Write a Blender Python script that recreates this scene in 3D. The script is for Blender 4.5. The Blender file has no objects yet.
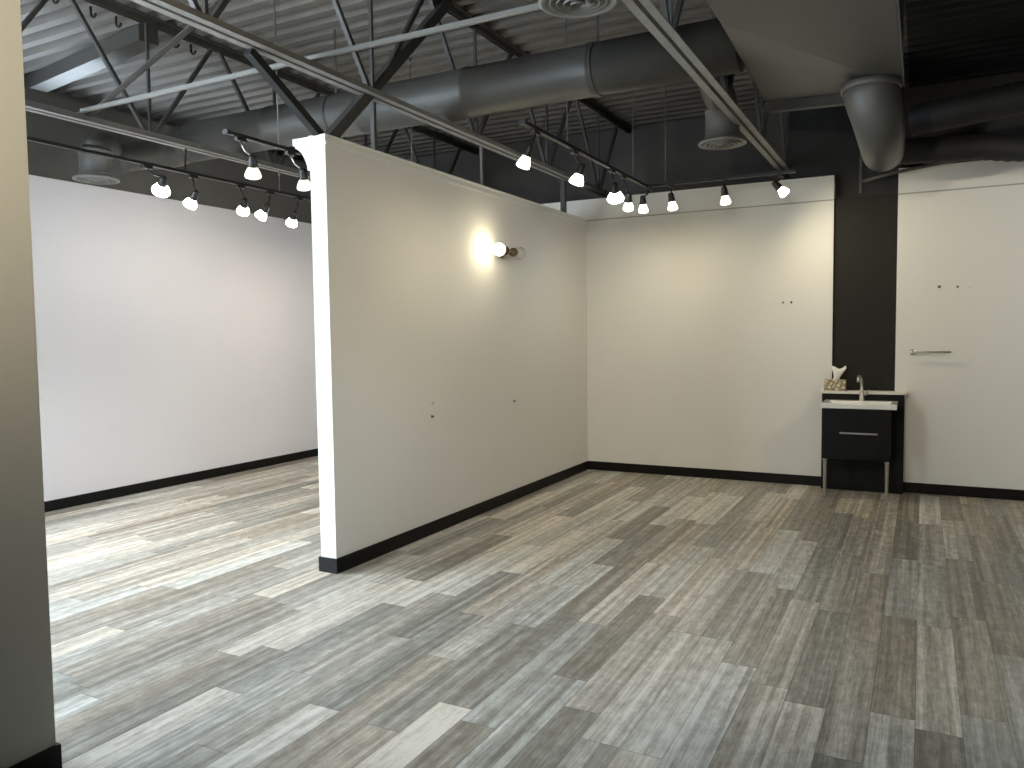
import bpy, math, random
from mathutils import Vector, Matrix
random.seed(7)
SC = bpy.context.scene
COL = SC.collection
PI = math.pi

# ------------------------------------------------------------------ materials
def nodes_of(name):
    m = bpy.data.materials.new(name)
    m.use_nodes = True
    nt = m.node_tree
    return m, nt, nt.nodes['Principled BSDF']

def N(nt, kind, **kw):
    n = nt.nodes.new(kind)
    for k, v in kw.items():
        setattr(n, k, v)
    return n

def ramp(nt, stops):
    r = N(nt, 'ShaderNodeValToRGB')
    e = r.color_ramp.elements
    while len(e) < len(stops):
        e.new(0.5)
    for i, (p, c) in enumerate(stops):
        e[i].position = p
        e[i].color = (c[0], c[1], c[2], 1)
    return r

def plain(name, col, rough=0.5, metal=0.0, var=0.08, scale=6.0, bump=0.0, bscale=60.0, spec=0.5, coat=0.0):
    """painted / metal surface with a little mottling and grain"""
    m, nt, b = nodes_of(name)
    tc = N(nt, 'ShaderNodeTexCoord')
    no = N(nt, 'ShaderNodeTexNoise')
    no.inputs['Scale'].default_value = scale
    no.inputs['Detail'].default_value = 4
    nt.links.new(tc.outputs['Object'], no.inputs['Vector'])
    lo = [c * (1 - var) for c in col]
    hi = [min(1, c * (1 + var)) for c in col]
    r = ramp(nt, [(0.3, lo), (0.7, hi)])
    nt.links.new(no.outputs['Fac'], r.inputs['Fac'])
    nt.links.new(r.outputs['Color'], b.inputs['Base Color'])
    b.inputs['Roughness'].default_value = rough
    b.inputs['Metallic'].default_value = metal
    b.inputs['Specular IOR Level'].default_value = spec
    b.inputs['Coat Weight'].default_value = coat
    if bump:
        n2 = N(nt, 'ShaderNodeTexNoise')
        n2.inputs['Scale'].default_value = bscale
        n2.inputs['Detail'].default_value = 3
        nt.links.new(tc.outputs['Object'], n2.inputs['Vector'])
        bp = N(nt, 'ShaderNodeBump')
        bp.inputs['Strength'].default_value = bump
        bp.inputs['Distance'].default_value = 0.004
        nt.links.new(n2.outputs['Fac'], bp.inputs['Height'])
        nt.links.new(bp.outputs['Normal'], b.inputs['Normal'])
    return m

def glow(name, col, strength, base=(0.9, 0.9, 0.85)):
    m, nt, b = nodes_of(name)
    b.inputs['Base Color'].default_value = (*base, 1)
    b.inputs['Roughness'].default_value = 0.25
    b.inputs['Emission Color'].default_value = (*col, 1)
    b.inputs['Emission Strength'].default_value = strength
    return m

def floor_material():
    m, nt, b = nodes_of('vinyl_plank_floor')
    L = nt.links.new
    tc = N(nt, 'ShaderNodeTexCoord')
    sep = N(nt, 'ShaderNodeSeparateXYZ')
    L(tc.outputs['Object'], sep.inputs[0])
    def M(op, a, bb=None, c=None):
        n = N(nt, 'ShaderNodeMath', operation=op)
        for i, v in enumerate((a, bb, c)):
            if v is None:
                continue
            if isinstance(v, (int, float)):
                n.inputs[i].default_value = v
            else:
                L(v, n.inputs[i])
        return n.outputs[0]
    W, LEN = 0.163, 1.22
    u = M('DIVIDE', sep.outputs['X'], W)
    row = M('FLOOR', u)
    fu = M('SUBTRACT', u, row)
    wn = N(nt, 'ShaderNodeTexWhiteNoise', noise_dimensions='1D')
    L(row, wn.inputs['W'])
    v = M('ADD', M('DIVIDE', sep.outputs['Y'], LEN), M('MULTIPLY', wn.outputs['Value'], 7.31))
    pl = M('FLOOR', v)
    fv = M('SUBTRACT', v, pl)
    cid = N(nt, 'ShaderNodeCombineXYZ')
    L(row, cid.inputs[0]); L(pl, cid.inputs[1])
    wp = N(nt, 'ShaderNodeTexWhiteNoise', noise_dimensions='2D')
    L(cid.outputs[0], wp.inputs['Vector'])
    # strips inside each plank: noise stretched along the plank, shifted per plank
    off = M('MULTIPLY', wp.outputs['Value'], 37.0)
    cv = N(nt, 'ShaderNodeCombineXYZ')
    L(M('MULTIPLY', sep.outputs['X'], 30.0), cv.inputs[0])
    L(M('MULTIPLY', sep.outputs['Y'], 0.55), cv.inputs[1])
    L(off, cv.inputs[2])
    n1 = N(nt, 'ShaderNodeTexNoise'); n1.inputs['Scale'].default_value = 1.0; n1.inputs['Detail'].default_value = 2.5
    L(cv.outputs[0], n1.inputs['Vector'])
    # fine grain
    cg = N(nt, 'ShaderNodeCombineXYZ')
    L(M('MULTIPLY', sep.outputs['X'], 110.0), cg.inputs[0])
    L(M('MULTIPLY', sep.outputs['Y'], 7.0), cg.inputs[1])
    L(off, cg.inputs[2])
    n2 = N(nt, 'ShaderNodeTexNoise'); n2.inputs['Scale'].default_value = 1.0; n2.inputs['Detail'].default_value = 4; n2.inputs['Roughness'].default_value = 0.7
    L(cg.outputs[0], n2.inputs['Vector'])
    # saw-mark blotches
    cb = N(nt, 'ShaderNodeCombineXYZ')
    L(M('MULTIPLY', sep.outputs['X'], 16.0), cb.inputs[0])
    L(M('MULTIPLY', sep.outputs['Y'], 10.0), cb.inputs[1])
    L(off, cb.inputs[2])
    n3 = N(nt, 'ShaderNodeTexNoise'); n3.inputs['Scale'].default_value = 1.0; n3.inputs['Detail'].default_value = 6; n3.inputs['Roughness'].default_value = 0.75
    L(cb.outputs[0], n3.inputs['Vector'])
    # narrower strips printed on each plank
    cs = N(nt, 'ShaderNodeCombineXYZ')
    L(M('FLOOR', M('DIVIDE', sep.outputs['X'], W / 4)), cs.inputs[0])
    L(M('FLOOR', M('ADD', M('MULTIPLY', v, 1.0), M('MULTIPLY', M('FLOOR', M('DIVIDE', sep.outputs['X'], W / 2)), 0.0))), cs.inputs[1])
    ws = N(nt, 'ShaderNodeTexWhiteNoise', noise_dimensions='2D')
    L(cs.outputs[0], ws.inputs['Vector'])
    t0 = M('MULTIPLY', M('SUBTRACT', ws.outputs['Value'], 0.5), FL['sub'])
    t = M('ADD', M('ADD', t0, M('MULTIPLY', M('SUBTRACT', wp.outputs['Value'], 0.5), FL['plank'])),
          M('ADD', M('MULTIPLY', M('SUBTRACT', n1.outputs['Fac'], 0.5), FL['strip']),
            M('ADD', M('MULTIPLY', M('SUBTRACT', n2.outputs['Fac'], 0.5), FL['grain']),
              M('MULTIPLY', M('SUBTRACT', n3.outputs['Fac'], 0.5), FL['blotch']))))
    t = M('ADD', t, 0.5)
    r = ramp(nt, FL['stops'])
    L(t, r.inputs['Fac'])
    # warm / cool drift between planks
    hue = ramp(nt, [(0.0, (0.88, 0.98, 1.06)), (0.5, (1, 1, 1)), (1.0, (1.10, 0.99, 0.88))])
    L(wp.outputs['Color'], hue.inputs['Fac'])
    mx = N(nt, 'ShaderNodeMix', data_type='RGBA', blend_type='MULTIPLY')
    mx.inputs[0].default_value = 0.7
    L(r.outputs['Color'], mx.inputs[6]); L(hue.outputs['Color'], mx.inputs[7])
    # joints
    g1 = M('LESS_THAN', M('MINIMUM', fu, M('SUBTRACT', 1.0, fu)), 0.010)
    g2 = M('LESS_THAN', M('MINIMUM', fv, M('SUBTRACT', 1.0, fv)), 0.0016)
    gap = M('MAXIMUM', g1, g2)
    mj = N(nt, 'ShaderNodeMix', data_type='RGBA', blend_type='MIX')
    L(M('MULTIPLY', gap, 0.55), mj.inputs[0])
    L(mx.outputs[2], mj.inputs[6]); mj.inputs[7].default_value = (0.05, 0.045, 0.04, 1)
    L(mj.outputs[2], b.inputs['Base Color'])
    b.inputs['Roughness'].default_value = 0.42
    b.inputs['Specular IOR Level'].default_value = 0.45
    bp = N(nt, 'ShaderNodeBump'); bp.inputs['Strength'].default_value = 0.12; bp.inputs['Distance'].default_value = 0.002
    L(M('SUBTRACT', n2.outputs['Fac'], gap), bp.inputs['Height'])
    L(bp.outputs['Normal'], b.inputs['Normal'])
    return m

FL = dict(plank=0.64, strip=1.25, grain=0.95, blotch=1.05, sub=0.20,
          stops=[(0.0, (0.185, 0.165, 0.135)), (0.30, (0.295, 0.27, 0.224)), (0.55, (0.415, 0.388, 0.332)),
             (0.78, (0.575, 0.548, 0.48)), (1.0, (0.71, 0.685, 0.615))])
M_FLOOR = floor_material()
M_WHITE = plain('wall_paint_white', (0.76, 0.745, 0.70), 0.72, var=0.012, scale=1.2, bump=0.10, bscale=140)
M_WHITE_L = plain('wall_paint_pale', (0.775, 0.74, 0.765), 0.72, var=0.012, scale=1.2, bump=0.10, bscale=140)
M_TRIM_WHITE = plain('crown_paint_white', (0.80, 0.80, 0.78), 0.55, var=0.01)
M_JOINT = plain('joint_strip_grey', (0.40, 0.385, 0.345), 0.7, var=0.04)
M_BASE = plain('baseboard_black', (0.007, 0.006, 0.005), 0.5, var=0.2, spec=0.2)
M_GREY = plain('wall_paint_charcoal', (0.125, 0.116, 0.105), 0.8, var=0.06, scale=2, bump=0.1)
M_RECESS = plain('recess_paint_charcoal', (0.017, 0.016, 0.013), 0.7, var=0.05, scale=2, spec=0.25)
M_BLACK = plain('black_paint', (0.012, 0.012, 0.012), 0.7, var=0.2)
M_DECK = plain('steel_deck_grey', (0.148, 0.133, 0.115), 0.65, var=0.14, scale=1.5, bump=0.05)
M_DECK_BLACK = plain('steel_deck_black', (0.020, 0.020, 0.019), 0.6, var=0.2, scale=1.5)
M_STEEL = plain('joist_grey_paint', (0.062, 0.059, 0.055), 0.5, var=0.15, scale=9)
M_DUCT = plain('duct_grey_paint', (0.074, 0.071, 0.064), 0.48, var=0.10, scale=3)
M_DIFF = plain('diffuser_grey', (0.24, 0.235, 0.22), 0.42, var=0.05)
M_DIFF_DARK = plain('diffuser_cone', (0.11, 0.107, 0.10), 0.5, var=0.08)
M_TRACK = plain('track_black', (0.018, 0.017, 0.016), 0.4, var=0.1)
M_WIRE = plain('hanger_wire_steel', (0.22, 0.215, 0.20), 0.45, metal=0.4, var=0.05)
M_BAR = plain('pale_steel_bar', (0.24, 0.235, 0.22), 0.5, var=0.06)
M_CHORD_LIT = plain('joist_grey_lit_below', (0.25, 0.243, 0.228), 0.5, var=0.12, scale=9)  # same joist paint, lightened to carry floor light on the bottom chords
M_POST = plain('post_grey', (0.10, 0.097, 0.09), 0.5, var=0.08)
M_CHROME = plain('brushed_nickel', (0.62, 0.60, 0.56), 0.28, metal=1.0, var=0.04)
M_BRONZE = plain('aged_bronze', (0.15, 0.11, 0.055), 0.35, metal=0.9, var=0.12)
M_CERAMIC = plain('white_ceramic', (0.86, 0.85, 0.82), 0.12, var=0.01, coat=0.3)
M_VANITY = plain('black_vanity_wood', (0.005, 0.0047, 0.0044), 0.45, var=0.35, scale=12, spec=0.2)
M_LEDGE = plain('ledge_white', (0.72, 0.69, 0.62), 0.35, var=0.02)
M_LEG = plain('satin_leg_metal', (0.50, 0.48, 0.44), 0.35, metal=0.7, var=0.05)
M_TISSUE = plain('tissue_paper', (0.86, 0.84, 0.80), 0.9, var=0.02, bump=0.3, bscale=40)
M_BULB_W = glow('lamp_glow_warm', (1.0, 0.94, 0.72), 4.0)
M_BULB_Y = glow('lamp_glow_yellow', (1.0, 0.96, 0.62), 0.85)
M_BULB_C = glow('lamp_glow_cool', (0.95, 0.98, 1.0), 14.0)
M_BULB_N = glow('lamp_glow_neutral', (1.0, 0.97, 0.88), 9.0)
M_GLOBE = glow('sconce_glow', (1.0, 0.94, 0.70), 2.6)
M_RED = plain('anchor_dark', (0.10, 0.09, 0.075), 0.5)
M_PLUG = plain('anchor_white', (0.75, 0.72, 0.66), 0.4)

def clear_glass():
    m, nt, b = nodes_of('clear_glass')
    nt.nodes.remove(b)
    out = nt.nodes['Material Output']
    tr = N(nt, 'ShaderNodeBsdfTransparent')
    gl = N(nt, 'ShaderNodeBsdfGlossy'); gl.inputs['Roughness'].default_value = 0.05
    lw = N(nt, 'ShaderNodeLayerWeight'); lw.inputs['Blend'].default_value = 0.25
    mx = N(nt, 'ShaderNodeMixShader')
    nt.links.new(lw.outputs['Facing'], mx.inputs[0])
    nt.links.new(tr.outputs[0], mx.inputs[1]); nt.links.new(gl.outputs[0], mx.inputs[2])
    nt.links.new(mx.outputs[0], out.inputs['Surface'])
    return m
M_GLASS = clear_glass()

def tissue_box_material():
    m, nt, b = nodes_of('tissue_box_print')
    tc = N(nt, 'ShaderNodeTexCoord')
    v = N(nt, 'ShaderNodeTexVoronoi'); v.inputs['Scale'].default_value = 26
    nt.links.new(tc.outputs['Object'], v.inputs['Vector'])
    r = ramp(nt, [(0.0, (0.75, 0.68, 0.52)), (0.35, (0.60, 0.50, 0.34)), (0.55, (0.16, 0.11, 0.06)), (0.8, (0.55, 0.47, 0.33))])
    nt.links.new(v.outputs['Distance'], r.inputs['Fac'])
    nt.links.new(r.outputs['Color'], b.inputs['Base Color'])
    b.inputs['Roughness'].default_value = 0.6
    return m
M_BOX = tissue_box_material()

# ------------------------------------------------------------------ mesh builder
class MB:
    def __init__(s):
        s.v = []; s.f = []; s.sm = []
    def add(s, vs, fs, smooth=False):
        o = len(s.v)
        s.v += [tuple(x) for x in vs]
        for f in fs:
            s.f.append(tuple(i + o for i in f)); s.sm.append(smooth)
        return s
    def box(s, x0, x1, y0, y1, z0, z1):
        vs = [(x, y, z) for z in (z0, z1) for y in (y0, y1) for x in (x0, x1)]
        return s.add(vs, [(0, 2, 3, 1), (4, 5, 7, 6), (0, 1, 5, 4), (2, 6, 7, 3), (0, 4, 6, 2), (1, 3, 7, 5)])
    def bar(s, a, b, w, h, up=(0, 0, 1)):
        """rectangular bar from a to b, w across, h along up"""
        a, b = Vector(a), Vector(b)
        d = (b - a).normalized()
        upv = Vector(up)
        if abs(d.dot(upv)) > 0.98:
            upv = Vector((0, 1, 0))
        sd = d.cross(upv).normalized()
        u = sd.cross(d).normalized()
        vs = []
        for p in (a, b):
            for i, j in ((-1, -1), (1, -1), (1, 1), (-1, 1)):
                vs.append(p + sd * (w / 2 * i) + u * (h / 2 * j))
        return s.add(vs, [(0, 1, 2, 3), (7, 6, 5, 4), (0, 4, 5, 1), (1, 5, 6, 2), (2, 6, 7, 3), (3, 7, 4, 0)])
    def tube(s, pts, rad, n=16, caps=True, smooth=True):
        pts = [Vector(p) for p in pts]
        rr = rad if isinstance(rad, (list, tuple)) else [rad] * len(pts)
        t0 = (pts[1] - pts[0]).normalized()
        ref = Vector((0, 0, 1)) if abs(t0.z) < 0.9 else Vector((1, 0, 0))
        u = t0.cross(ref).normalized()
        rings = []
        for i, p in enumerate(pts):
            if i == 0: t = pts[1] - pts[0]
            elif i == len(pts) - 1: t = pts[-1] - pts[-2]
            else: t = (pts[i + 1] - pts[i]).normalized() + (pts[i] - pts[i - 1]).normalized()
            if t.length < 1e-7: t = t0
            t.normalize()
            u = (u - t * u.dot(t))
            if u.length < 1e-5: u = t.orthogonal()
            u.normalize()
            w = t.cross(u)
            rings.append([p + (u * math.cos(2 * PI * k / n) + w * math.sin(2 * PI * k / n)) * rr[i] for k in range(n)])
        vs = [v for r in rings for v in r]
        fs = []
        for i in range(len(rings) - 1):
            for k in range(n):
                k2 = (k + 1) % n
                fs.append((i * n + k, i * n + k2, (i + 1) * n + k2, (i + 1) * n + k))
        s.add(vs, fs, smooth)
        if caps:
            o = len(s.v) - len(vs)
            s.f.append(tuple(o + k for k in reversed(range(n)))); s.sm.append(False)
            s.f.append(tuple(o + (len(rings) - 1) * n + k for k in range(n))); s.sm.append(False)
        return s
    def lathe(s, prof, n=32, origin=(0, 0, 0), axis=(0, 0, 1), smooth=True):
        """prof: (radius, height) pairs, closed outline not required"""
        ax = Vector(axis).normalized()
        u = ax.orthogonal().normalized(); w = ax.cross(u)
        o = Vector(origin)
        vs = []
        for r, h in prof:
            for k in range(n):
                a = 2 * PI * k / n
                vs.append(o + ax * h + (u * math.cos(a) + w * math.sin(a)) * max(r, 1e-5))
        fs = []
        for i in range(len(prof) - 1):
            for k in range(n):
                k2 = (k + 1) % n
                fs.append((i * n + k, i * n + k2, (i + 1) * n + k2, (i + 1) * n + k))
        return s.add(vs, fs, smooth)
    def prism(s, outline, axis, a, b):
        """2-D outline extruded along axis ('x': outline=(y,z); 'y': (x,z); 'z': (x,y))"""
        n = len(outline)
        def P(q, t):
            return {'x': (t, q[0], q[1]), 'y': (q[0], t, q[1]), 'z': (q[0], q[1], t)}[axis]
        vs = [P(q, a) for q in outline] + [P(q, b) for q in outline]
        fs = [tuple(range(n)), tuple(reversed(range(n, 2 * n)))]
        for i in range(n):
            j = (i + 1) % n
            fs.append((i, i + n, j + n, j))
        return s.add(vs, fs)
    def sphere(s, c, r, nu=24, nv=14, sx=1, sy=1, sz=1):
        prof = []
        c = Vector(c)
        vs = []
        for i in range(nv + 1):
            a = PI * i / nv
            for k in range(nu):
                b = 2 * PI * k / nu
                rr = max(math.sin(a), 1e-4)
                vs.append(c + Vector((rr * math.cos(b) * r * sx, rr * math.sin(b) * r * sy, -math.cos(a) * r * sz)))
        fs = []
        for i in range(nv):
            for k in range(nu):
                k2 = (k + 1) % nu
                fs.append((i * nu + k, i * nu + k2, (i + 1) * nu + k2, (i + 1) * nu + k))
        return s.add(vs, fs, True)
    def build(s, name, mat, parent=None, loc=None, bevel=0.0, seg=2):
        me = bpy.data.meshes.new(name)
        L = Vector(loc) if loc is not None else None
        vs = [tuple(Vector(v) - L) for v in s.v] if L is not None else s.v
        me.from_pydata(vs, [], s.f)
        me.polygons.foreach_set('use_smooth', s.sm)
        import bmesh
        bm = bmesh.new(); bm.from_mesh(me)
        bmesh.ops.recalc_face_normals(bm, faces=bm.faces)
        bm.to_mesh(me); bm.free()
        me.materials.append(mat)
        me.update()
        o = bpy.data.objects.new(name, me)
        COL.objects.link(o)
        if L is not None: o.location = L
        if parent: o.parent = parent
        if bevel:
            md = o.modifiers.new('bevel', 'BEVEL'); md.width = bevel; md.segments = seg
            md.limit_method = 'ANGLE'; md.angle_limit = math.radians(40)
        return o

def tag(o, label, cat, group=None):
    o['label'] = label; o['category'] = cat
    if group: o['group'] = group
    return o
def thing(name, loc, label, cat, group=None, rz=0):
    o = bpy.data.objects.new(name, None)
    COL.objects.link(o); o.location = loc; o.rotation_euler = (0, 0, rz)
    o.empty_display_size = 0.1
    return tag(o, label, cat, group)
def struct(name, mb, mat, **k):
    o = mb.build(name, mat, **k); o['kind'] = 'structure'; return o
def arc(c, r, a0, a1, e1, e2, n=8):
    c = Vector(c); e1 = Vector(e1); e2 = Vector(e2)
    return [c + (e1 * math.cos(a0 + (a1 - a0) * i / n) + e2 * math.sin(a0 + (a1 - a0) * i / n)) * r for i in range(n + 1)]

# ------------------------------------------------------------------ dimensions
XL, XO = -7.045, -8.2          # pale left wall, outer masonry wall behind it
XP, XP2 = -3.393, -3.522       # two faces of the partition
YP = 3.95                      # free end of the partition
YB, YO = 8.33, 9.8             # white back wall, outer back wall behind it
ZP, ZB, ZD = 2.832, 3.07, 4.18
XC, XR = -0.79, -0.227         # dark recess between the white walls
XE, YF = 4.6, -3.0             # right and front limits
HB = 0.098
WY0, WY1 = -0.6, 2.33         # storefront glazing in the left wall, just outside the view

# ------------------------------------------------------------------ shell
struct('floor', MB().box(XO - .1, XE + .1, YF - .1, YO + .1, -0.12, 0), M_FLOOR)

def deck(x0, x1):
    mb = MB()
    p, zt = 0.19, ZD + 0.055
    prof = []
    y = YF - .1
    while y < YO + .15:
        prof += [(y, ZD), (y + 0.075, ZD), (y + 0.105, zt), (y + 0.16, zt)]
        y += p
    top = [(yy, ZD + 0.12) for yy in (prof[-1][0], prof[0][0])]
    n = len(prof)
    vs = [(x0, a, b) for a, b in prof] + [(x1, a, b) for a, b in prof]
    fs = [(i, i + 1, i + 1 + n, i + n) for i in range(n - 1)]
    mb.add(vs, fs)
    mb.box(x0, x1, prof[0][0], prof[-1][0], zt + 0.001, zt + 0.12)
    return mb
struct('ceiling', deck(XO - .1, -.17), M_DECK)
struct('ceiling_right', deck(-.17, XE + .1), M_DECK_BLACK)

struct('wall_left', MB().box(XL - .12, XL, 2.7, YO - .02, 0, 3.03), M_WHITE_L)
struct('wall_upper_left', MB().box(XL - .14, XL - .015, 2.7, YO - .02, 3.03, 3.80), M_GREY)
struct('wall_back', MB().box(XL, XC, YB, YB + .12, 0, ZB), M_WHITE)
struct('wall_back_right', MB().box(XR, XE, YB, YB + .12, 0, ZB), M_WHITE)
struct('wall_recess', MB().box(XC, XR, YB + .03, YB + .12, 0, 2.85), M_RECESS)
struct('wall_chase', MB().box(-1.23, XR + .02, YB + .125, YB + .5, 2.6, ZD), M_BLACK)
struct('wall_partition', MB().box(XP2, XP, YP, YB, 0, ZP), M_WHITE)
# near wall at the left edge of the view; its outer edge is a touch out of plumb
near = MB()
nv = []
for z, dy in ((0, 0.0), (3.1, 0.008)):
    nv += [(-2.90, YF, z), (-2.745, YF, z), (-2.745, 1.655 + dy, z), (-2.90, 1.655 + dy, z)]
near.add(nv, [(0, 1, 2, 3), (7, 6, 5, 4), (0, 4, 5, 1), (1, 5, 6, 2), (2, 6, 7, 3), (3, 7, 4, 0)])
struct('wall_near', near, M_WHITE)
struct('wall_outer_back', MB().box(XO - .1, XE + .1, YO, YO + .15, 0, ZD + .06), M_GREY)
wl = MB()
wl.box(XL - .14, XL - .015, WY1, 2.7, 0, ZD)
wl.box(XL - .14, XL - .015, WY0, WY1, 3.9, ZD)
wl.box(XL - .14, XL - .015, WY0, WY1, 0, 0.08)
wl.box(XL - .14, XL - .015, YF, WY0, 0, ZD)
wl.box(XO - .1, XO, 2.7, YO, 0, 3.3)
wl.box(XO - .1, XO, 6.1, YO, 3.3, 3.6)
wl.box(XO - .1, XO, 2.7, YO, 3.6, ZD + .06)
wl.box(XO, XL - .14, 2.56, 2.7, 0, ZD + .06)
struct('wall_outer_left', wl, M_GREY)
struct('wall_right', MB().box(XE, XE + .12, YF, YO, 0, ZD + .06), M_GREY)
wf = MB()
wf.box(XO, XL, YF - .12, YF, 0, ZD + .06)
wf.box(-5.9, XE, YF - .12, YF, 0, ZD + .06)
for a_, b_ in ((XL, -5.9),):
    wf.box(a_, b_, YF - .12, YF, 2.95, ZD + .06)
    wf.box(a_, b_, YF - .12, YF, 0, 0.08)
struct('wall_front', wf, M_GREY)

def glazing(name, axis, fixed, a, b, top=2.95):
    """storefront glazing with mullions, between a and b along the other axis"""
    fr = MB()
    n = 4
    for i in range(n + 1):
        t = a + (b - a) * i / n
        if axis == 'x': fr.box(fixed - .05, fixed + .05, t - .025, t + .025, .08, top)
        else: fr.box(t - .025, t + .025, fixed - .05, fixed + .05, .08, top)
    for z in (.10, top - .03):
        if axis == 'x': fr.box(fixed - .05, fixed + .05, a, b, z - .03, z + .03)
        else: fr.box(a, b, fixed - .05, fixed + .05, z - .03, z + .03)
    o = struct(name, fr, M_TRACK)
    pn = MB()
    if axis == 'x': pn.box(fixed - .004, fixed + .004, a, b, .1, top - .05)
    else: pn.box(a, b, fixed - .004, fixed + .004, .1, top - .05)
    pn.build('pane', M_GLASS, o)
    return o
glazing('window_1', 'x', XL - .08, WY0, WY1, 3.9)
glazing('window_2', 'y', YF - .06, XL, -5.9)

cl = MB()  # unseen clerestory strip, added to brighten the deck at the left
for i in range(4):
    yy = 2.75 + i * 1.1
    cl.box(XO - .07, XO - .03, yy - .02, yy + .02, 3.3, 3.6)
struct('added_clerestory', cl, M_TRACK)

# baseboards
T = 0.012
struct('baseboard_left', MB().box(XL, XL + T, 2.7, YB, 0, HB), M_BASE)
struct('baseboard_back', MB().box(XP, -0.86, YB - T, YB, 0, HB), M_BASE)
struct('baseboard_back_left', MB().box(XL, XP2, YB - T, YB, 0, HB), M_BASE)
struct('baseboard_right', MB().box(-0.14, XE, YB - T, YB, 0, HB), M_BASE)
bp = MB()
bp.box(XP, XP + T, YP - T, YB - T, 0, HB)
bp.box(XP2 - T, XP, YP - T, YP, 0, HB)
bp.box(XP2 - T, XP2, YP, YB - T, 0, HB)
struct('baseboard_partition', bp, M_BASE)
bn = MB()
bn.box(-2.745, -2.745 + T, YF, 1.655 + T, 0, HB)
bn.box(-2.9, -2.745, 1.655, 1.655 + T, 0, HB)
struct('baseboard_near', bn, M_BASE)
# panel joint over the back walls
struct('trim_1', MB().box(XP, XC, YB - .007, YB, ZP - .006, ZP + .006), M_JOINT)
struct('trim_2', MB().box(XR, XE, YB - .007, YB, ZP - .006, ZP + .006), M_JOINT)
# crown moulding on the far face of the partition and a flat bead on the near face
cr = MB()
prof = [(XP2, ZP - .20), (XP2 - .020, ZP - .20), (XP2 - .024, ZP - .17), (XP2 - .040, ZP - .13), (XP2 - .066, ZP - .085),
        (XP2 - .105, ZP - .055), (XP2 - .120, ZP - .050), (XP2 - .120, ZP - .034), (XP2 - .142, ZP - .030), (XP2 - .142, ZP + .012), (XP2, ZP + .012)]
cr.prism(prof, 'y', YP - .002, YB)
cr.box(XP2, XP + .012, YP - .012, YB, ZP, ZP + .014)
cr.box(XP, XP + .008, YP, YB, ZP - .048, ZP - .030)
struct('trim_3', cr, M_TRIM_WHITE)
# boxed half wall behind the vanity and its white ledge
struct('wall_half', MB().box(-0.866, -0.140, 8.21, YB, 0, 0.945), M_VANITY)
struct('trim_4', MB().box(-0.885, -0.120, 8.185, YB, 0.945, 0.972), M_LEDGE, bevel=.003)

# ------------------------------------------------------------------ roof joists
def round_bar(mb, a, b, r=0.014):
    mb.bar(a, b, 2 * r, 2 * r, up=(1, 0, 0))
P0, DP, ZBC = 3.02, 1.4167, 3.20
def joist(x, label, y0=-1.3, y1=YO):
    root = thing('roof_joist', (x, P0, ZBC), label, 'joist', None)
    def pair(z, flip):
        mb = MB()
        for s in (-1, 1):
            mb.box(x + s * .018, x + s * .062, y0, y1, z, z + .006) if not flip else mb.box(x + s * .018, x + s * .062, y0, y1, z + .05, z + .056)
            mb.box(x + s * .016 - .003, x + s * .016 + .003, y0, y1, z, z + .056)
        # the two angles sit with their legs upright, flanges outward
        return mb
    pair(ZBC, False).build('bottom_chord', M_CHORD_LIT, root, loc=None)
    pair(ZD - .06, True).build('top_chord', M_STEEL, root)
    k0 = math.ceil((y0 - P0) / DP)
    y = P0 + k0 * DP
    while y < y1 - .3:
        for s in (-1, 1):
            ya = y + s * DP / 2
            if not (y0 < ya < y1): continue
            mb = MB(); round_bar(mb, (x, y + s * .03, ZBC + .03), (x, ya - s * .03, ZD - .03), .015)
            mb.build('web', M_STEEL, root)
        mb = MB(); round_bar(mb, (x, y, ZBC + .03), (x, y, ZD - .03), .011)
        mb.build('web', M_STEEL, root)
        y += DP
    # move children into the empty's space
    for c in root.children:
        c.location = Vector(c.location) - root.location
    return root
joist(-3.38, 'dark grey open-web roof joist running directly above the partition')
joist(-5.65, 'dark grey open-web roof joist above the left room, over the long track')
joist(-1.29, 'dark grey open-web roof joist beside the big square plenum, ending above the right track')

def single(name, mb, mat, label, cat, group=None, **k):
    return tag(mb.build(name, mat, **k), label, cat, group)

# bridging
mb = MB(); mb.box(-5.66, -1.28, 3.835, 3.841, 3.262, 3.298); mb.box(-5.66, -1.28, 3.81, 3.841, 3.262, 3.267)
single('bridging_bar', mb, M_BAR, 'thin pale level steel bar crossing the joists, passing behind the round top vent', 'steel bar')
mb = MB(); mb.bar((-5.62, 3.90, 3.27), (-3.44, 3.90, 4.12), .006, .05); mb.bar((-5.62, 3.88, 3.25), (-3.44, 3.88, 4.10), .045, .006)
single('bridging_brace', mb, M_STEEL, 'slanted grey angle brace rising from left joist to middle joist', 'steel brace')
# seismic braces of the partition
mb = MB(); mb.bar((-3.455, 4.06, ZP + .012), (-3.330, 5.36, 4.16), .07, .07)
single('channel_brace', mb, M_STEEL, 'wide dark channel brace leaning right from the partition top up to the deck', 'steel brace')
mb = MB(); mb.bar((-3.455, 3.985, ZP + .012), (-3.43, 3.36, 3.19), .05, .05)
single('channel_brace', mb, M_BLACK, 'dark brace leaning left from the partition corner to the joist above', 'steel brace')
# short posts between the partition and the joist above it
for y, w, lab in ((4.54, .030, 'thin dark post on the partition top nearest its free end'),
                  (6.07, .024, 'thin grey post on the middle of the partition top'),
                  (7.84, .050, 'thick dark post on the partition top near the back wall')):
    mb = MB(); mb.box(-3.455 - w / 2, -3.455 + w / 2, y - w / 2, y + w / 2, ZP + .014, ZBC + .02)
    mb.box(-3.455 - .05, -3.40, y - .03, y + .03, ZP + .0141, ZP + .020)
    single('hanger_post', mb, M_STEEL if w > .027 else M_POST, lab, 'post', 'posts between partition and joist')

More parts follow.
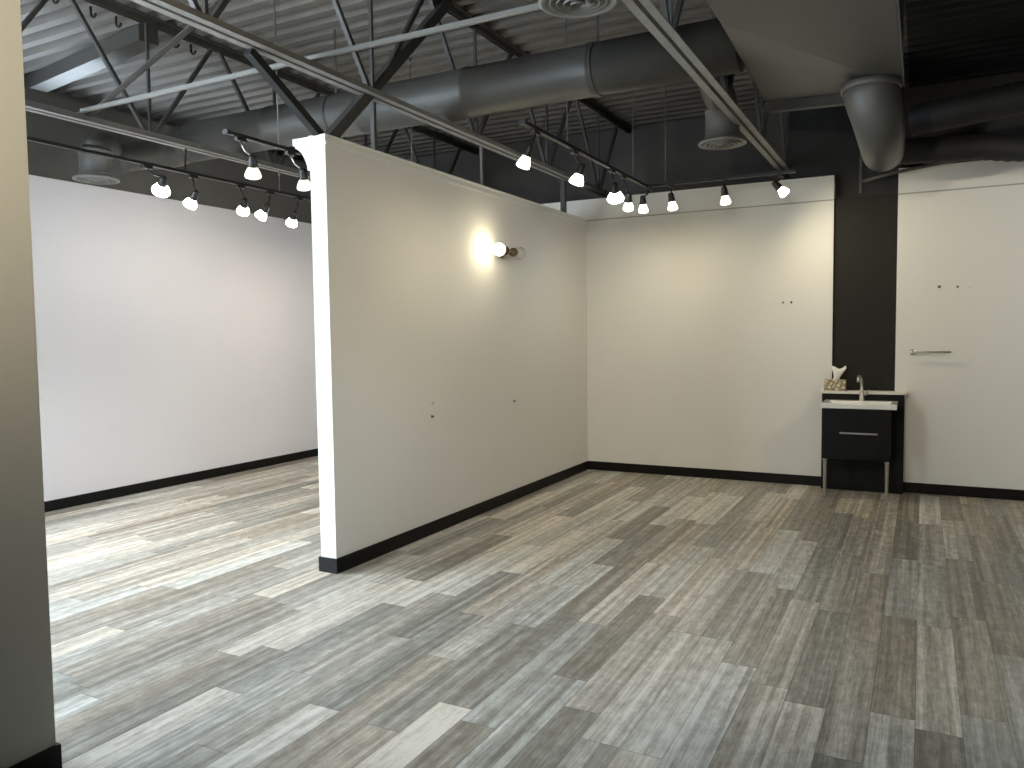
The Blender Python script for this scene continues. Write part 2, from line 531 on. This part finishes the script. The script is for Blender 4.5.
# boxed beam stub at the far left under the deck
bm_ = MB()
bm_.bar((-8.1, 4.93, 4.12), (-5.78, 4.56, 4.10), .17, .13)
ob = single('box_beam', bm_, M_DUCT, 'square grey box beam under the deck at far left', 'beam')
# ------------------------------------------------------------------ ducts
def spiral(mb, a, b, r, n=32, seams=6):
    a, b = Vector(a), Vector(b)
    pts, rr = [], []
    for i in range(seams + 1):
        t = i / seams
        p = a.lerp(b, t)
        d = (b - a).normalized()
        if 0 < i < seams:
            for o, e in ((-.03, 0), (-.012, .008), (.012, .008), (.03, 0)):
                pts.append(p + d * o); rr.append(r + e)
        else:
            pts.append(p); rr.append(r)
    mb.tube(pts, rr, n)
DY, DZ, DR = 5.40, 3.452, 0.182
duct = thing('air_duct', (-3, DY, DZ), 'large round grey duct running across under the deck', 'duct')
mb = MB(); spiral(mb, (-6.25, DY, DZ), (-1.10, DY, DZ), DR, seams=5)
o = mb.build('duct_run', M_DUCT, duct); o.location = -duct.location
mb = MB()
pts = [(-6.20, DY, DZ), (-6.45, DY, DZ - .01)] + [(-6.45 - .22 * math.sin(t), DY - .22 * (1 - math.cos(t)), DZ - .02 - .06 * t) for t in (.4, .8, 1.2, 1.57)] + [(-6.70, DY - .45, DZ - .18), (-6.72, DY - .55, DZ - .25)]
mb.tube(pts, [DR, DR * .97, DR * .92, DR * .87, DR * .82, DR * .78, DR * .74, DR * .70], 28)
o = mb.build('end_elbow', M_DUCT, duct); o.location = -duct.location
for x in (-2.10, -4.5):
    mb = MB(); mb.lathe([(DR + .001, -.014), (DR + .004, -.014), (DR + .004, .014), (DR + .001, .014)], 32, (x, DY, DZ), (1, 0, 0))
    mb.bar((x, DY, DZ + DR), (x, DY, ZD), .02, .004)
    o = mb.build('strap', M_STEEL, duct); o.location = -duct.location

# plenum: square box with a twisted transition in its underside
pl = thing('duct_plenum', (-.6, 5, 3.25), 'big square dark grey plenum box hanging at the upper right', 'duct')
pz = 3.25
x0, x1, y0, y1 = -1.065, -0.15, 3.2, 6.22
vs = [(x0 + .05, y0, pz), (x1, y0, pz), (x1, y1, pz), (x0 - .142, y1 + .727, pz + .23), (x0 + .05, 4.46, pz),
      (x0 + .05, y0, 3.95), (x1, y0, 3.95), (x1, y1, 3.95), (x0 - .142, y1 + .727, 3.95), (x0 + .05, 4.46, 3.95)]
fs = [(0, 4, 2, 1), (4, 3, 2), (5, 6, 7, 9), (9, 7, 8), (0, 1, 6, 5), (1, 2, 7, 6), (2, 3, 8, 7), (3, 4, 9, 8), (4, 0, 5, 9)]
mb = MB(); mb.add(vs, fs)
o = mb.build('plenum_body', M_DUCT, pl, bevel=.006); o.location = -pl.location
mb = MB()
A_, B_ = Vector((x0 - .13, y1 + .75, pz + .205)), Vector((x1 - .34, y1 + .30, pz + .065))
mb.bar(A_, B_, .05, .09)
mb.bar(A_ + Vector((0, .02, -.05)), B_ + Vector((0, .02, -.05)), .09, .008)
o = mb.build('flange', M_STEEL, pl); o.location = -pl.location
mb = MB(); mb.box(x1, x1 + .012, y0, y1 + .01, pz - .006, pz + .03)
o = mb.build('corner_flange', M_DUCT, pl); o.location = -pl.location
# drop elbow from the plenum
el = thing('duct_elbow', (-.34, 6.05, 3.25), 'round grey duct elbow dropping from the plenum beside the dark recess', 'duct')
mb = MB()
er = .18
pts = [(-.345, 6.03, 3.248), (-.338, 6.03, 3.17), (-.318, 6.04, 3.09), (-.302, 6.065, 3.03), (-.292, 6.12, 2.975), (-.287, 6.21, 2.94), (-.287, 6.33, 2.925), (-.292, 6.6, 2.93), (-.30, 6.9, 2.95)]
mb.tube(pts, [er, er * .99, er * .96, er * .93, er * .90, er * .87, er * .85, er * .84, er * .84], 28)
o = mb.build('elbow_tube', M_DUCT, el); o.location = -el.location
mb = MB(); mb.lathe([(er + .001, -.025), (er + .012, -.025), (er + .012, .025), (er + .001, .025)], 28, (-.345, 6.03, 3.222), (0, 0, 1))
o = mb.build('collar', M_DUCT, el); o.location = -el.location
# flexible ducts at the far right
def flex(pts, r, n=22):
    mb = MB()
    P, R = [], []
    pts = [Vector(p) for p in pts]
    for i in range(len(pts) - 1):
        m = max(2, int((pts[i + 1] - pts[i]).length / .035))
        for k in range(m):
            P.append(pts[i].lerp(pts[i + 1], k / m)); R.append(r + (.007 if len(P) % 2 else 0))
    P.append(pts[-1]); R.append(r)
    mb.tube(P, R, n)
    return mb
single('flexible_duct', flex([(-.1, 7.05, 3.20), (.35, 6.95, 3.22), (.8, 6.85, 3.24), (1.6, 6.8, 3.30)], .115), M_BLACK,
       'upper of two dark flexible ducts at far right, running level under the deck', 'duct', 'flexible ducts at the right')
single('flexible_duct', flex([(-.20, 7.30, 3.02), (.12, 7.3, 3.00), (.4, 7.35, 3.00), (.62, 7.4, 2.97), (.85, 7.35, 2.95), (1.4, 7.2, 3.02)], .10), M_BLACK,
       'lower of two dark flexible ducts at far right, sagging over the wall top', 'duct', 'flexible ducts at the right')
# round diffusers
def diffuser(x, y, z, r, label, neck):
    root = thing('round_diffuser', (x, y, z), label, 'air vent', 'round ceiling diffusers')
    mb = MB()
    mb.lathe([(r * .76, .036), (r * .84, .030), (r * .95, .020), (r, .012), (r, 0), (r * .95, -.004), (r * .86, .006), (r * .80, .02), (r * .76, .034)], 40)
    mb.build('outer_ring', M_DIFF, root)
    for k, q in enumerate((.74, .56, .38, .20)):
        mb = MB()
        mb.lathe([(r * (q - .15), .055), (r * (q - .04), .012), (r * q, -.002 - .004 * k), (r * q, -.008 - .004 * k), (r * (q - .05), .004), (r * (q - .16), .048)], 36)
        mb.build('cone_ring', M_DIFF, root)
    mb = MB()
    mb.lathe([(.001, .056), (r * .74, .056), (r * .74, .04), (r * .70, .06), (r * .70, neck - .03), (r * .73, neck - .03), (r * .73, neck), (.001, neck)], 36)
    mb.build('neck', M_DIFF_DARK, root)
    return root
diffuser(-1.50, 3.60, 3.15, .190, 'round ring diffuser at the top centre of the ceiling', .34)
diffuser(-1.46, 6.5, 3.07, .190, 'round diffuser hanging above the right track beside the right joist', .28)
diffuser(-6.40, 4.46, 2.945, .185, 'round diffuser hanging above the pale left wall', .26)
# branch ducts feeding the hanging diffusers
mb = MB()
pts = [(-1.46, 6.5, 3.352)] + [(-1.46, 6.5 - .22 * (1 - math.cos(t)), 3.34 + .10 * math.sin(t)) for t in (.5, 1., 1.57)] + [(-1.42, 6.1, 3.45), (-1.40, 5.60, 3.45)]
mb.tube(pts, .12, 24)
single('branch_duct', mb, M_DUCT, 'short dark branch duct feeding the round diffuser by the right joist', 'duct', 'branch ducts')
mb = MB(); mb.tube([(-6.40, 4.46, 3.207), (-6.40, 4.47, 3.24), (-6.43, 4.54, 3.28), (-6.46, 4.60, 3.30), (-6.53, 4.70, 3.27)], [.10, .10, .10, .10, .10], 20)
single('branch_duct', mb, M_DUCT, 'short grey branch duct bending onto the diffuser above the left wall', 'duct', 'branch ducts')

# ------------------------------------------------------------------ conduits and wires
mb = MB(); mb.tube([(-.545, 8.24, 2.86), (-.545, 8.24, 4.15)], .014, 10)
single('conduit_pipe', mb, M_STEEL, 'upright thin conduit in front of the black chase', 'pipe')
mb = MB(); mb.tube([(-.53, 8.22, 2.965), (-.25, 8.22, 3.02), (.05, 8.22, 3.055), (.42, 8.22, 3.10), (.9, 8.22, 3.16)], .016, 10)
single('conduit_pipe', mb, M_STEEL, 'slanting thin conduit crossing the top of the right white wall', 'pipe')
W = [((-2.45, 7.19, 3.02), (-2.45, 7.19, ZD), 'hanger wire on the corner of the right track, left one'),
     ((-2.25, 7.57, 3.02), (-2.25, 7.57, ZD), 'hanger wire on the back run of the right track'),
     ((-2.44, 5.62, 3.02), (-2.44, 5.62, ZD), 'hanger wire in front of the large duct, holding the right track'),
     ((-5.66, 5.90, 3.01), (-5.66, 5.90, 3.21), 'short hanger wire on the long left track near the partition')]
for a, b, lab in W:
    mb = MB(); mb.tube([a, b], .0045, 8)
    mb.tube([(b[0], b[1], b[2] - .05), (b[0], b[1], b[2] - .005)], .012, 8)
    single('hanger_wire', mb, M_WIRE, lab, 'wire', 'hanger wires')

# ------------------------------------------------------------------ track lighting
def rail(mb, a, b):
    mb.bar(a, b, .036, .022)
    a2, b2 = Vector(a), Vector(b)
ZT = 3.0
tr = thing('lighting_track', (-5.69, 5, ZT), 'long black lighting track in the left room, beside the pale wall', 'track', 'black lighting tracks')
mb = MB(); mb.bar((0, -3.2, 0), (0, 2.1, 0), .036, .024); mb.build('track_rail', M_TRACK, tr)
mb = MB(); mb.box(-.024, .024, 2.1, 2.14, -.016, .016); mb.build('end_cap', M_TRACK, tr)
for y in (-2, -.2, 1.5):
    mb = MB(); mb.bar((0, y, .01), (.02, y, .205), .012, .012)
    mb.build('track_hanger', M_TRACK, tr)
t2 = thing('lighting_track', (-4.35, 5, ZT), 'short black lighting track close behind the partition end', 'track', 'black lighting tracks')
mb = MB(); mb.bar((0, -.95, 0), (0, 1.5, 0), .036, .024); mb.build('track_rail', M_TRACK, t2)
mb = MB(); mb.box(-.024, .024, -.98, -.95, -.016, .016); mb.build('end_cap', M_TRACK, t2)
for y in (-.46, 1.3):
    mb = MB(); mb.tube([(0, y, .01), (0, y, 1.17)], .005, 8); mb.tube([(0, y, 1.12), (0, y, 1.178)], .014, 8); mb.build('track_hanger', M_WIRE, t2)
t3 = thing('lighting_track', (-2.44, 7.57, ZT), 'black L-shaped lighting track in the right room', 'track', 'black lighting tracks')
mb = MB(); mb.bar((0, -2.68, 0), (0, .018, 0), .036, .024); mb.build('track_rail', M_TRACK, t3)
mb = MB(); mb.bar((.018, 0, 0), (1.40, 0, 0), .036, .024); mb.build('track_rail', M_TRACK, t3)
mb = MB(); mb.box(-.03, .03, -.03, .03, -.017, .017); mb.build('corner_connector', M_TRACK, t3)
mb = MB(); mb.box(-.024, .024, -2.72, -2.68, -.016, .016); mb.build('end_cap', M_TRACK, t3)

def spot_light(parent, loc, d, col, power, size=math.radians(95), blend=1.0, name='lamp_light'):
    l = bpy.data.lights.new(name, 'SPOT')
    l.energy = power; l.color = col; l.spot_size = size; l.spot_blend = blend; l.shadow_soft_size = .035
    o = bpy.data.objects.new(name, l); COL.objects.link(o)
    o.parent = parent
    o.location = loc
    o.rotation_euler = Vector(d).to_track_quat('-Z', 'Y').to_euler()
    return o
KELV = {'y': ((1.0, .87, .60), M_BULB_Y), 'w': ((1.0, .87, .60), M_BULB_W), 'n': ((1.0, .92, .76), M_BULB_N), 'c': ((.92, .97, 1.0), M_BULB_C)}
def head(bulb, track, aim, label, tone, power, size=95, group='track spotlights', body='stem'):
    """bulb: centre of the glowing lamp; track: point on the rail above; aim: point lit"""
    b = Vector(bulb); t = Vector(track); d = (Vector(aim) - b).normalized()
    root = thing('track_spotlight', t, label, 'spotlight', group)
    rb = b - t
    mb = MB(); mb.box(-.018, .018, -.045, .045, -.040, -.012); mb.build('adapter', M_TRACK, root, bevel=.004)
    # yoke arm from the adapter to the back of the head
    hb = rb - d * .085
    mb = MB()
    mid = Vector((hb.x * .35, hb.y * .35, (hb.z - .03) * .55))
    mb.tube([(0, 0, -.035), mid, hb + Vector((0, 0, .012))], .0075, 10)
    mb.build('arm', M_CHROME if body == 'chrome' else M_TRACK, root)
    mb = MB()
    mb.lathe([(.001, -.115), (.020, -.113), (.026, -.10), (.030, -.075), (.033, -.045), (.038, -.030), (.034, -.028), (.001, -.028)], 24, rb, d)
    mb.build('lamp_head', M_TRACK, root)
    mb = MB()
    q = 1.25 if tone == 'c' else .82 if tone == 'w' else 1.0
    mb.lathe([(.026, -.03), (.040 * q, -.012), (.053 * q, .014), (.060 * q, .038), (.057 * q, .050), (.038 * q, .058), (.001, .060)], 24, rb, d)
    mb.build('bulb', KELV[tone][1], root)
    spot_light(root, rb + d * .075, d, KELV[tone][0], power, math.radians(size))
    return root
PW = 38
# left room, long track (aimed at the pale left wall)
LT = [((-5.72, 4.58, 2.838), 4.42, (-7.04, 5.2, 1.5), 'bright spotlight of long left track, beside the left round diffuser', 'c'),
      ((-5.74, 4.90, 2.770), 4.88, (-7.04, 5.0, 1.3), 'small round spotlight second along the long left track', 'n'),
      ((-5.72, 5.48, 2.786), 5.42, (-7.04, 6.3, 1.4), 'bright spotlight third along the long left track, below the joist', 'n'),
      ((-5.74, 5.74, 2.772), 5.80, (-7.04, 5.6, 1.3), 'spotlight fourth along the long left track, tilted down', 'n'),
      ((-5.74, 6.15, 2.755), 6.20, (-7.04, 6.8, 1.2), 'spotlight last on the long left track, right against the partition edge', 'n')]
for b, ty, aim, lab, tone in LT:
    head(b, (-5.69, ty, ZT), aim, lab, 'c' if tone == 'c' else 'n', PW * (.2 if ty < 5 else .15 if ty < 6 else .25), size=160)
for b, ty, aim, lab in (((-4.32, 4.24, 2.767), 4.16, (-5.3, 5.2, .0), 'square yellowish spotlight on short track, left of the two'),
                        ((-4.32, 4.77, 2.768), 4.66, (-5.0, 5.9, .0), 'square yellowish spotlight on short track, touching the partition edge')):
    head(b, (-4.35, ty, ZT), aim, lab, 'y', PW * .5, body='chrome')
for y, aim, lab in ((2.5, (-4.9, 2.9, 0), 'added fill spotlight on the long left track, hidden behind the near wall, pointing down'),
                    (3.2, (-5.2, 4.4, 0), 'added fill spotlight on the long left track, unseen before the left diffuser, pointing down'),
                    (6.75, (-6.4, 7.6, .3), 'added fill spotlight on the far end of the long left track, hidden by the partition')):
    head((-5.66, y, 2.78), (-5.69, y, ZT), aim, lab, 'c' if y < 6 else 'n', (100 if y < 3 else 230) if y < 6 else 32, size=105 if y < 6 else 160)  # hidden heads added to brighten the left room's floor and wall
# right room, run towards the camera (aimed at the partition) and run along the back wall
RT = [((-2.47, 4.95, 2.765), 5.06, (-3.39, 5.0, .7), 'warm spotlight at the near end of the right track', 'w', .40),
      ((-2.45, 5.85, 2.795), 5.75, (-3.39, 5.9, .6), 'bright white spotlight second from the near end of right track', 'n', .45),
      ((-2.43, 6.65, 2.780), 6.60, (-2.9, 8.33, .5), 'brightest bluish white spotlight of the right track', 'c', .3),
      ((-2.42, 6.97, 2.740), 6.90, (-3.0, 8.33, .5), 'spotlight below the brightest one near the right track corner', 'w', .25)]
for b, ty, aim, lab, tone, k in RT:
    head(b, (-2.44, ty, ZT), aim, lab, tone, PW * k * .75, size=145)
for b, aim, lab, tone, k in (((-2.478, 7.58, 2.805), (-2.6, 8.33, 0.2), 'spotlight just right of the right track corner, leftmost on back run', 'w', .40),
                             ((-2.184, 7.58, 2.805), (-2.0, 8.33, 0.2), 'spotlight second on the back run of right track', 'w', .34),
                             ((-1.674, 7.58, 2.815), (-1.5, 8.33, 0.2), 'spotlight below the right round diffuser, third on back run', 'w', .34),
                             ((-1.165, 7.60, 2.845), (.5, 8.33, 1.0), 'spotlight last on the back run, nearest the dark recess', 'w', 1.6)):
    head(b, (b[0] - .005 if b[0] > -2.4 else -2.41, 7.57, ZT), aim, lab, tone, PW * k * .42, size=160)

# unseen entry track: a near-wall lamp, and fill lamps added for partition, floor, sink
t4 = thing('lighting_track', (-.9, .8, ZT), 'unseen black lighting track added over the entry, beside the near wall', 'track', 'black lighting tracks')
mb = MB(); mb.bar((0, -1.2, 0), (0, 1.2, 0), .036, .024); mb.build('track_rail', M_TRACK, t4)
for y in (-.9, .9):
    mb = MB(); mb.bar((0, y, .01), (0, y, 1.17), .008, .008); mb.build('track_hanger', M_TRACK, t4)
for k, (y, aim, lab, kk, sz) in enumerate(((.2, (-2.745, 1.2, 2.75), 'spotlight on the entry track, aimed at the top of the near wall', 2.7, 96),
                                   (1.4, (-3.3, 6.4, 1.3), 'added fill spotlight on the entry track, aimed at the partition', 4.6, 62),
                                   (1.65, (-2.3, 3.8, 0), 'added fill spotlight on the entry track, aimed at the floor by the partition end', 3.4, 70),
                                   (1.85, (0.6, 7.0, .6), 'added fill spotlight on the entry track, aimed at the sink corner', 3.8, 100))):
    head((-.95, y, 2.78), (-.9, y, ZT), aim, lab, 'wncn'[k], PW * kk, size=sz)

t5 = thing('lighting_track', (1.7, 5.2, ZT), 'unseen black lighting track added over the far right of the room', 'track', 'black lighting tracks')  # out-of-view track and lamp added to brighten the right white wall
mb = MB(); mb.bar((0, -1.0, 0), (0, 1.0, 0), .036, .024); mb.build('track_rail', M_TRACK, t5)
for y in (-.7, .7):
    mb = MB(); mb.bar((0, y, .01), (0, y, 1.17), .008, .008); mb.build('track_hanger', M_TRACK, t5)
head((1.68, 5.7, 2.78), (1.7, 5.7, ZT), (.9, 8.33, 1.5), 'added fill spotlight on the far right track, aimed at the towel arm', 'n', PW * 1.5, size=110)

# hooks under the deck beside the left joist
for (x, y), lab in (((-5.86, 3.80), 'dark hook under the deck nearest the near wall'), ((-5.86, 4.10), 'dark hook under the deck, second from the near wall'),
                    ((-5.86, 4.32), 'dark hook under the deck, third from the near wall, before the box beam end'), ((-5.84, 4.86), 'dark hook under the deck, just past the box beam end'),
                    ((-5.84, 5.04), 'dark hook under the deck, farthest past the box beam end')):
    mb = MB(); mb.tube([(x, y, ZD + .002), (x, y, ZD - .055)] + [(x + .03 - .03 * math.cos(t), y, ZD - .055 - .03 * math.sin(t)) for t in (.5, 1.1, 1.7, 2.4, 3.0)], .010, 8)
    single('deck_hook', mb, M_BLACK, lab, 'hook', 'hooks under the deck')

# ------------------------------------------------------------------ wall sconce
sc = thing('wall_sconce', (XP, 6.29, 2.305), 'two-bulb bronze wall sconce on the partition, left globe lit', 'wall lamp')
mb = MB(); mb.lathe([(.001, .0), (.055, .0), (.055, .012), (.045, .022), (.015, .028), (.012, .09), (.001, .09)], 24, (0, 0, 0), (1, 0, 0)); mb.build('backplate', M_BRONZE, sc)
mb = MB(); mb.tube([(.085, -.12, 0), (.085, .12, 0)], .012, 12); mb.build('crossbar', M_CHROME, sc)
for s in (-1, 1):
    mb = MB(); mb.lathe([(.001, .055), (.030, .055), (.040, .07), (.040, .085), (.028, .09), (.030, .12), (.020, .135), (.001, .135)], 20, (.085, 0, 0), (0, s, 0))
    mb.build('socket', M_BRONZE, sc)
mb = MB(); mb.sphere((.085, -.19, .0), .058); g = mb.build('globe', M_GLOBE, sc); g['label'] = 'lit glowing globe'
mb = MB(); mb.sphere((.085, .195, .0), .062); g = mb.build('globe', M_GLASS, sc); g['label'] = 'unlit clear glass globe'
pl_ = bpy.data.lights.new('lamp_light', 'POINT'); pl_.energy = 2.6; pl_.color = (1, .88, .58); pl_.shadow_soft_size = .08
po = bpy.data.objects.new('lamp_light', pl_); COL.objects.link(po); po.parent = sc; po.location = (.13, -.33, 0)

# ------------------------------------------------------------------ vanity corner
VX0, VX1, VY0, VY1 = -0.815, -0.245, 7.80, 8.205
va = thing('vanity_cabinet', (-.53, 8.0, 0), 'black one-drawer vanity cabinet on metal legs below the basin', 'cabinet')
def rel(mb, name, mat, root, **k):
    o = mb.build(name, mat, root, **k); o.location = -root.location; return o
mb = MB(); mb.box(VX0, VX1, VY0 + .02, VY1, .36, .835); rel(mb, 'body', M_VANITY, va)
mb = MB(); mb.box(VX0 + .004, VX1 - .004, VY0, VY0 + .02, .365, .828); dr = rel(mb, 'drawer', M_VANITY, va, bevel=.003)
mb = MB(); mb.bar((-.665, VY0 - .028, .612), (-.345, VY0 - .028, .612), .010, .014)
for x in (-.64, -.37): mb.bar((x, VY0 - .028, .612), (x, VY0, .612), .008, .008)
mb.build('handle', M_CHROME, dr)
for x in (VX0 + .022, VX1 - .022):
    for y in (VY0 + .03,):
        mb = MB(); mb.lathe([(.001, 0), (.011, 0), (.012, .006), (.018, .345), (.022, .352), (.022, .36), (.001, .36)], 18, (x, y, 0))
        rel(mb, 'leg', M_LEG, va)
# basin
ba = thing('sink_basin', (-.53, 8.0, .835), 'white rectangular ceramic sink basin on the black vanity', 'sink')
bx0, bx1, by0, by1, z0, z1 = -.832, -.192, 7.785, 8.205, .8355, .885
mb = MB()
ix0, ix1, iy0, iy1, zi = bx0 + .05, bx1 - .05, by0 + .035, by1 - .10, .848
vs = [(bx0, by0, z0), (bx1, by0, z0), (bx1, by1, z0), (bx0, by1, z0), (bx0, by0, z1), (bx1, by0, z1), (bx1, by1, z1), (bx0, by1, z1),
      (ix0, iy0, z1), (ix1, iy0, z1), (ix1, iy1, z1), (ix0, iy1, z1), (ix0 + .03, iy0 + .03, zi), (ix1 - .03, iy0 + .03, zi), (ix1 - .03, iy1 - .03, zi), (ix0 + .03, iy1 - .03, zi)]
fs = [(3, 2, 1, 0), (0, 1, 5, 4), (1, 2, 6, 5), (2, 3, 7, 6), (3, 0, 4, 7), (4, 5, 9, 8), (5, 6, 10, 9), (6, 7, 11, 10), (7, 4, 8, 11),
      (8, 9, 13, 12), (9, 10, 14, 13), (10, 11, 15, 14), (11, 8, 12, 15), (12, 13, 14, 15)]
mb.add(vs, fs); rel(mb, 'bowl', M_CERAMIC, ba, bevel=.006)
mb = MB(); mb.lathe([(.001, .004), (.018, .004), (.022, 0)], 18, (-.512, 7.96, .8482)); rel(mb, 'drain', M_CHROME, ba)
# faucet
fa = thing('faucet', (-.505, 8.145, .885), 'tall brushed metal faucet at the back of the sink', 'faucet')
mb = MB(); mb.lathe([(.001, 0), (.026, 0), (.026, .008), (.020, .014), (.019, .10), (.015, .115), (.001, .115)], 20); mb.build('faucet_body', M_CHROME, fa)
mb = MB(); mb.tube([(0, 0, .10), (-.002, 0, .16), (-.006, -.005, .205), (-.012, -.03, .232), (-.018, -.065, .236), (-.022, -.095, .218), (-.023, -.105, .185)], [.012, .012, .013, .014, .015, .016, .016], 14); mb.build('spout', M_CHROME, fa)
mb = MB(); mb.tube([(.012, 0, .06), (.045, -.004, .066)], .013, 12); mb.tube([(.045, -.004, .066), (.062, -.012, .105)], [.007, .005], 10); mb.build('lever', M_CHROME, fa)
# tissue box
tb = thing('tissue_box', (-.745, 8.255, .972), 'brown patterned tissue box with white tissue standing on ledge', 'tissue box')
mb = MB(); mb.box(-.105, .095, -.062, .062, 0, .105); mb.build('box', M_BOX, tb, bevel=.004)
mb = MB()
ring = []
n = 14
levels = [(0.10, .034, .014), (.13, .028, .016), (.16, .040, .022), (.195, .058, .028), (.225, .066, .022)]
vv = []
for li, (z, rx, ry) in enumerate(levels):
    for k in range(n):
        a = 2 * PI * k / n
        w = 1 + .22 * math.sin(3 * a + li) * (li / 4)
        vv.append((rx * w * math.cos(a) + .010 * li * .8, ry * w * math.sin(a), z + (.018 * math.sin(2 * a + 1) if li > 2 else 0)))
ff = [(i * n + k, i * n + (k + 1) % n, (i + 1) * n + (k + 1) % n, (i + 1) * n + k) for i in range(len(levels) - 1) for k in range(n)]
mb.add(vv, ff, True); ts = mb.build('tissue', M_TISSUE, tb)
md = ts.modifiers.new('thick', 'SOLIDIFY'); md.thickness = .003
# towel arm
ta = thing('towel_bar', (-.078, YB, 1.345), 'brushed metal towel arm on the right white wall', 'towel bar')
mb = MB(); mb.lathe([(.001, 0), (.030, 0), (.030, .008), (.022, .014), (.001, .014)], 20, (0, 0, 0), (0, -1, 0)); mb.build('flange', M_CHROME, ta)
mb = MB(); mb.tube([(0, -.012, 0), (0, -.05, 0)], .011, 12); mb.build('post', M_CHROME, ta)
mb = MB(); mb.tube([(-.014, -.055, 0), (.315, -.055, 0)], .010, 12); mb.build('rod', M_CHROME, ta)

# wall anchors and screws
def anchor(pos, axis, r, mat, lab, grp):
    root = thing('wall_anchor', pos, lab, 'wall anchor', grp)
    mb = MB(); mb.lathe([(.001, 0), (r, 0), (r, .003), (r * .7, .006), (.001, .007)], 14, (0, 0, 0), axis); mb.build('collar', mat, root)
    mb = MB(); mb.lathe([(.001, .006), (r * .45, .006), (r * .45, .016), (r * .3, .019), (.001, .019)], 10, (0, 0, 0), axis); mb.build('screw', M_RED if mat is M_RED else M_CHROME, root)
anchor((XP, 5.118, 1.03), (1, 0, 0), .017, M_PLUG, 'upper of two small plugs on the partition, pale', 'plugs on the partition')
anchor((XP, 5.114, .925), (1, 0, 0), .012, M_RED, 'lower of two small plugs on the partition, dark', 'plugs on the partition')
anchor((XP, 6.506, .935), (1, 0, 0), .012, M_RED, 'single small dark plug farther along the partition', 'plugs on the partition')
anchor((-1.258, YB, 1.847), (0, -1, 0), .010, M_RED, 'left of two dark screws high on the back wall', 'screws on the back wall')
anchor((-1.178, YB, 1.847), (0, -1, 0), .012, M_RED, 'right of two dark screws high on the back wall', 'screws on the back wall')
anchor((.130, YB, 1.950), (0, -1, 0), .013, M_RED, 'left of three screws above the towel arm', 'screws on the right wall')
anchor((.278, YB, 1.945), (0, -1, 0), .010, M_RED, 'middle of three screws above the towel arm', 'screws on the right wall')
anchor((.375, YB, 1.935), (0, -1, 0), .010, M_PLUG, 'right of three screws above the towel arm, pale', 'screws on the right wall')

# ------------------------------------------------------------------ daylight
w = bpy.data.worlds.new('World'); SC.world = w; w.use_nodes = True
bg = w.node_tree.nodes['Background']
bg.inputs['Color'].default_value = (.74, .88, 1.0, 1)
bg.inputs['Strength'].default_value = 22.0
def portal(loc, rot, sx, sy):
    l = bpy.data.lights.new('window_portal', 'AREA'); l.shape = 'RECTANGLE'; l.size = sx; l.size_y = sy
    l.cycles.is_portal = True
    o = bpy.data.objects.new('window_portal', l); COL.objects.link(o)
    o.location = loc; o.rotation_euler = rot
portal((XL - .17, (WY0 + WY1) / 2, 2.0), (0, -PI / 2, 0), 3.9, WY1 - WY0)
portal((XO - .12, 4.4, 3.45), (0, -PI / 2, 0), .3, 3.4)
portal(((XL - 5.9) / 2, YF - .15, 1.5), (PI / 2, 0, 0), 1.1, 2.9)

# ------------------------------------------------------------------ camera
yaw, pit, rol, F, H = 0.4829, -0.0619, -0.0130, 783.05, 1.55
cy, sy, cp, sp = math.cos(yaw), math.sin(yaw), math.cos(pit), math.sin(pit)
f = Vector((-sy * cp, cy * cp, sp)); r = Vector((cy, sy, 0)); u = r.cross(f)
r2 = r * math.cos(rol) + u * math.sin(rol); u2 = u * math.cos(rol) - r * math.sin(rol)
cam = bpy.data.cameras.new('camera'); cam.sensor_width = 36; cam.lens = 36 * F / 1024; cam.clip_start = .05
co = bpy.data.objects.new('camera', cam); COL.objects.link(co)
co.matrix_world = Matrix(((r2.x, u2.x, -f.x, 0), (r2.y, u2.y, -f.y, 0), (r2.z, u2.z, -f.z, H), (0, 0, 0, 1)))
SC.camera = co
SC.view_settings.view_transform = 'Standard'; SC.view_settings.look = 'None'
SC.view_settings.gamma = 1; SC.view_settings.use_curve_mapping = False
SC.view_settings.exposure = 0.43
SC.cycles.use_denoising = True
SC.cycles.max_bounces = 10; SC.cycles.diffuse_bounces = 6
